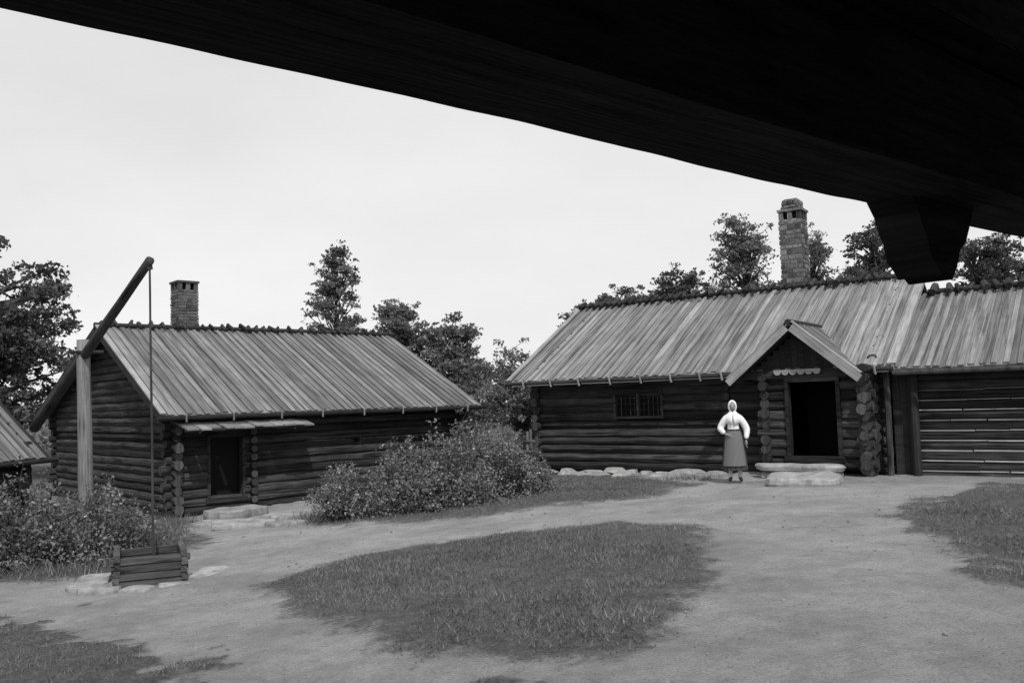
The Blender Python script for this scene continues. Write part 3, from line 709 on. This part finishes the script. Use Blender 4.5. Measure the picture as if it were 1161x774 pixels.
# ------------------------------------------------------------------ woman in folk dress
M_blouse=plain('linen_blouse',.72,.8,25,.08); M_skin=plain('skin',.27,.6,20,.06); M_shoe=plain('black_shoe',.02,.5); M_feature=plain('face_feature',.07,.6); M_stock=plain('stockings',.5,.8,40,.1)
WX,WY=4.33,17.55; WO=empty('woman',(WX,WY,h(WX,WY)+.01),math.radians(-14))
def skin_mesh(name,verts,edges,radii,root=0,sub=2):
    me=bpy.data.meshes.new(name); me.from_pydata(verts,edges,[]); o=bpy.data.objects.new(name,me); COL.objects.link(o)
    md=o.modifiers.new('s','SKIN'); md.use_smooth_shade=True
    sv=me.skin_vertices[0].data if me.skin_vertices else None
    if sv is None:
        bpy.context.view_layer.objects.active=o; o.select_set(True); bpy.ops.object.skin_root_mark(); sv=me.skin_vertices[0].data
    for i,r in enumerate(radii):
        r=r if isinstance(r,tuple) else (r,r); sv[i].radius=r; sv[i].use_root=(i==root)
    sb=o.modifiers.new('u','SUBSURF'); sb.levels=sub; sb.render_levels=sub
    dg=bpy.context.evaluated_depsgraph_get(); m2=bpy.data.meshes.new_from_object(o.evaluated_get(dg))
    o.modifiers.clear(); o.data=m2; return o
bv=[(0,0,.90),(0,-.01,1.03),(0,-.01,1.17),(0,0,1.28),(0,.0,1.345),(0,-.01,1.42),
    (-.13,0,1.27),(-.265,.02,1.05),(-.17,-.14,.97),(.13,0,1.27),(.265,.03,1.04),(.235,-.06,.84),
    (-.085,0,.84),(-.09,-.01,.46),(-.09,.02,.09),(-.11,-.11,.04),(.085,0,.84),(.09,-.01,.46),(.09,.02,.09),(.115,-.11,.04)]
be=[(0,1),(1,2),(2,3),(3,4),(4,5),(3,6),(6,7),(7,8),(3,9),(9,10),(10,11),(0,12),(12,13),(13,14),(14,15),(0,16),(16,17),(17,18),(18,19)]
br=[(.15,.12),(.12,.095),(.14,.11),(.10,.085),.05,.045,.08,.075,.042,.08,.075,.045,.085,.055,.038,.036,.085,.055,.038,.036]
body=skin_mesh('body',bv,be,br); body.parent=WO
for m in (M_blouse,M_stock,M_shoe,M_skin): body.data.materials.append(m)
for p in body.data.polygons:
    z=p.center.z; x=p.center.x
    p.material_index=2 if z<.1 else 1 if z<.8 and abs(x)<.2 else 3 if (z>1.37 and abs(x)<.08) else 0
    p.use_smooth=True
def hand(name,wrist,dirn,side,curl):
    w=Vector(wrist); d=Vector(dirn).normalized(); s=Vector(side).normalized(); c=d.cross(s).normalized()*curl
    vs=[w,w+d*.04,w+d*.085];es=[(0,1),(1,2)];rs=[.022,(.034,.016),(.038,.014)]
    for i,(o,l) in enumerate([(-.03,.06),(-.01,.075),(.01,.07),(.03,.052)]):
        b0=w+d*.088+s*o; k=len(vs); vs+= [b0,b0+d*l*.5+c*.01,b0+d*l*.85+c*l*.45]; es+=[(2,k),(k,k+1),(k+1,k+2)]; rs+=[.010,.009,.007]
    k=len(vs); vs+=[w+d*.03-s*.035,w+d*.065-s*.055+c*.01,w+d*.095-s*.05+c*.02]; es+=[(1,k),(k,k+1),(k+1,k+2)]; rs+=[.012,.010,.008]
    o=skin_mesh(name,[tuple(v) for v in vs],es,rs,0,1); o.data.materials.append(M_skin); o.parent=WO
hand('right_hand',(-.165,-.145,.965),(.8,-.25,-.35),(0,-.3,1),-1)
hand('left_hand',(.234,-.065,.83),(-.08,-.15,-1),(-.1,1,0),1)
def lathe(name,rings,seg,mats,fold=0,nf=14):
    mb=MB();vs=[];gs=[];fs=[]
    for i,(cx,cy,z,rx,ry) in enumerate(rings):
        for k in range(seg):
            an=2*math.pi*k/seg; f=1+(fold*i/len(rings))*math.sin(an*nf+math.sin(an*3)*1.2)
            vs.append((cx+rx*f*math.cos(an),cy+ry*f*math.sin(an),z)); gs.append((an,z,.5))
    for i in range(len(rings)-1):
        for k in range(seg):
            k2=(k+1)%seg; fs.append((i*seg+k,(i+1)*seg+k,(i+1)*seg+k2,i*seg+k2))
    mb.add(vs,fs,gs,0); return mb.obj(name,mats,WO,True)
def cloth(name,lo,hi,stripes):
    m,nt,b=newmat(name); a=N(nt,'ShaderNodeAttribute',attribute_name='guv'); sx=N(nt,'ShaderNodeSeparateXYZ'); L(nt,a.outputs['Vector'],sx.inputs[0])
    s_=math_(nt,'SINE',math_(nt,'MULTIPLY',sx.outputs[0],stripes)); L(nt,ramp(nt,math_(nt,'ADD',math_(nt,'MULTIPLY',s_,.5),.5),[(.3,lo),(.7,hi)]),b.inputs['Base Color']); b.inputs['Roughness'].default_value=.9; return m
lathe('skirt',[(0,0,1.03,.135,.105),(0,0,.97,.155,.13),(0,0,.85,.185,.16),(0,0,.65,.205,.185),(0,0,.45,.222,.2),(0,0,.24,.238,.215)],90,[cloth('dark_wool',.025,.05,60)],.07)
mb=MB();vs=[];gs=[];fs=[];ns=15
for i in range(8):
    t=i/7; z=1.01-.68*t; rx=.145+.105*t**.7; ry=.125+.1*t**.7
    for k in range(ns):
        an=math.radians(-90-62+124*k/(ns-1)); f=1+.015*math.sin(k*2.1)*t
        vs.append((rx*f*math.cos(an),ry*f*math.sin(an)-.012,z)); gs.append((an*3,z,.5))
for i in range(7):
    for k in range(ns-1): fs.append((i*ns+k,(i+1)*ns+k,(i+1)*ns+k+1,i*ns+k+1))
mb.add(vs,fs,gs); mb.obj('apron',[cloth('striped_apron',.06,.19,22)],WO,True)
lathe('waistband',[(0,0,1.045,.137,.112),(0,0,1.0,.152,.13)],32,[M_shoe])
hv=[];hf=[];hg=[];SG,RG=28,20; hc=Vector((0,-.015,1.49))
for i in range(RG+1):
    th=math.pi*i/RG
    for k in range(SG):
        an=2*math.pi*k/SG; x=math.sin(th)*math.cos(an);y=math.sin(th)*math.sin(an);z=math.cos(th)
        X=.073*x;Y=.09*y;Z_=.108*z
        if z<0: X*=1-.28*(-z)**1.5; Y*=1-.12*(-z)
        if y<0:
            f=math.exp(-(x/.16)**2)
            Y-=.022*f*math.exp(-((z+.12)/.14)**2)
            Y-=.006*math.exp(-(x/.3)**2)*math.exp(-((z+.5)/.08)**2)
            Y-=.008*f*math.exp(-((z+.85)/.12)**2)
            for e_ in (-1,1): Y+=.011*math.exp(-((x-e_*.38)/.17)**2)*math.exp(-((z-.03)/.11)**2)
        hv.append((hc.x+X,hc.y+Y,hc.z+Z_)); hg.append((0,0,.5))
for i in range(RG):
    for k in range(SG): hf.append((i*SG+k,(i+1)*SG+k,(i+1)*SG+(k+1)%SG,i*SG+(k+1)%SG))
mb=MB(); mb.add(hv,hf,hg,0)
for e_ in (-1,1):
    mb.rock((e_*.028,hc.y-.074,hc.z+.004),.010,.006,.005,mi=1,rough=0); mb.rock((e_*.027,hc.y-.079,hc.z+.022),.014,.004,.0025,mi=1,rough=0)
    mb.rock((e_*.072,hc.y+.01,hc.z-.005),.008,.018,.03,mi=0,rough=0)
mb.rock((0,hc.y-.085,hc.z-.052),.02,.004,.003,mi=1,rough=0)
mb.obj('head',[M_skin,M_feature],WO,True)
# scarf: hood open over the face, joined under the chin and falling over the shoulders
mb=MB();vs=[];gs=[];fs=[];SG2=44
rows=[(.02,.0),(.3,.0),(.62,.0),(.82,.35),(1.0,.62),(1.25,.78),(1.55,.85),(1.85,.8),(2.15,.66),(2.4,.42)]
for th,op in rows:
    for k in range(SG2):
        an=-math.pi/2+op+(2*math.pi-2*op)*k/(SG2-1)
        X=.087*math.sin(th)*math.cos(an);Y=.106*math.sin(th)*math.sin(an);Z_=.128*math.cos(th)
        vs.append((hc.x+X,hc.y+.006+Y,hc.z+Z_)); gs.append((an,th,.5))
for j,(z,rx,ry,op) in enumerate([(1.385,.072,.085,.1),(1.36,.09,.10,.02),(1.32,.145,.12,.02),(1.26,.172,.135,.05),(1.19,.17,.138,.1)]):
    for k in range(SG2):
        an=-math.pi/2+op+(2*math.pi-2*op)*k/(SG2-1)
        vs.append((rx*math.cos(an),ry*math.sin(an),z-.05*max(0,-math.sin(an))*(j>3)+.015*math.sin(an*5)*(j>2))); gs.append((an,z,.5))
nr=len(rows)+5
for i in range(nr-1):
    for k in range(SG2-1): fs.append((i*SG2+k,(i+1)*SG2+k,(i+1)*SG2+k+1,i*SG2+k+1))
mb.add(vs,fs,gs); o=mb.obj('headscarf',[plain('white_linen',.78,.8,25,.06)],WO,True)
sm=o.modifiers.new('t','SOLIDIFY'); sm.thickness=.005

# ------------------------------------------------------------------ world, sun, camera
sunv=Vector((.25*math.cos(math.radians(50)),-.968*math.cos(math.radians(50)),math.sin(math.radians(50))))
w=bpy.data.worlds.new('World'); sc.world=w; w.use_nodes=True; nt=w.node_tree; bg=nt.nodes['Background']
sky=N(nt,'ShaderNodeTexSky',sky_type='NISHITA'); sky.sun_disc=False; sky.sun_elevation=math.radians(50); sky.sun_rotation=math.atan2(.25,-.968)
bw=N(nt,'ShaderNodeRGBToBW'); L(nt,sky.outputs[0],bw.inputs[0])
tc=N(nt,'ShaderNodeTexCoord'); mp=N(nt,'ShaderNodeMapping'); mp.inputs['Scale'].default_value=(1,1,2.6); L(nt,tc.outputs['Generated'],mp.inputs[0])
nc=noise_(nt,mp.outputs[0],2.2,7,.5); cl=ramp(nt,nc,[(.35,.96),(.7,1.09)])
hz=math_(nt,'ADD',math_(nt,'MULTIPLY',bw.outputs[0],.25),5.85)
fin=math_(nt,'MULTIPLY',hz,cl); L(nt,fin,bg.inputs[0]); bg.inputs[1].default_value=.12
sd=bpy.data.lights.new('sun','SUN'); sd.energy=3.0; sd.angle=math.radians(1.2); sd.color=(1,.995,.985)
so=bpy.data.objects.new('sun',sd); so.rotation_euler=sunv.to_track_quat('Z','Y').to_euler(); link(so)
cd=bpy.data.cameras.new('camera'); cd.sensor_width=36; cd.lens=31.0; cd.clip_start=.05; cd.clip_end=3000
co=bpy.data.objects.new('camera',cd); link(co); sc.camera=co
co.matrix_world=Matrix.Translation((0,0,1.87))@Matrix.Rotation(math.radians(90)+.066,4,'X')@Matrix.Rotation(-.03,4,'Z')
sc.view_settings.view_transform='Standard'; sc.view_settings.look='None'; sc.view_settings.exposure=0
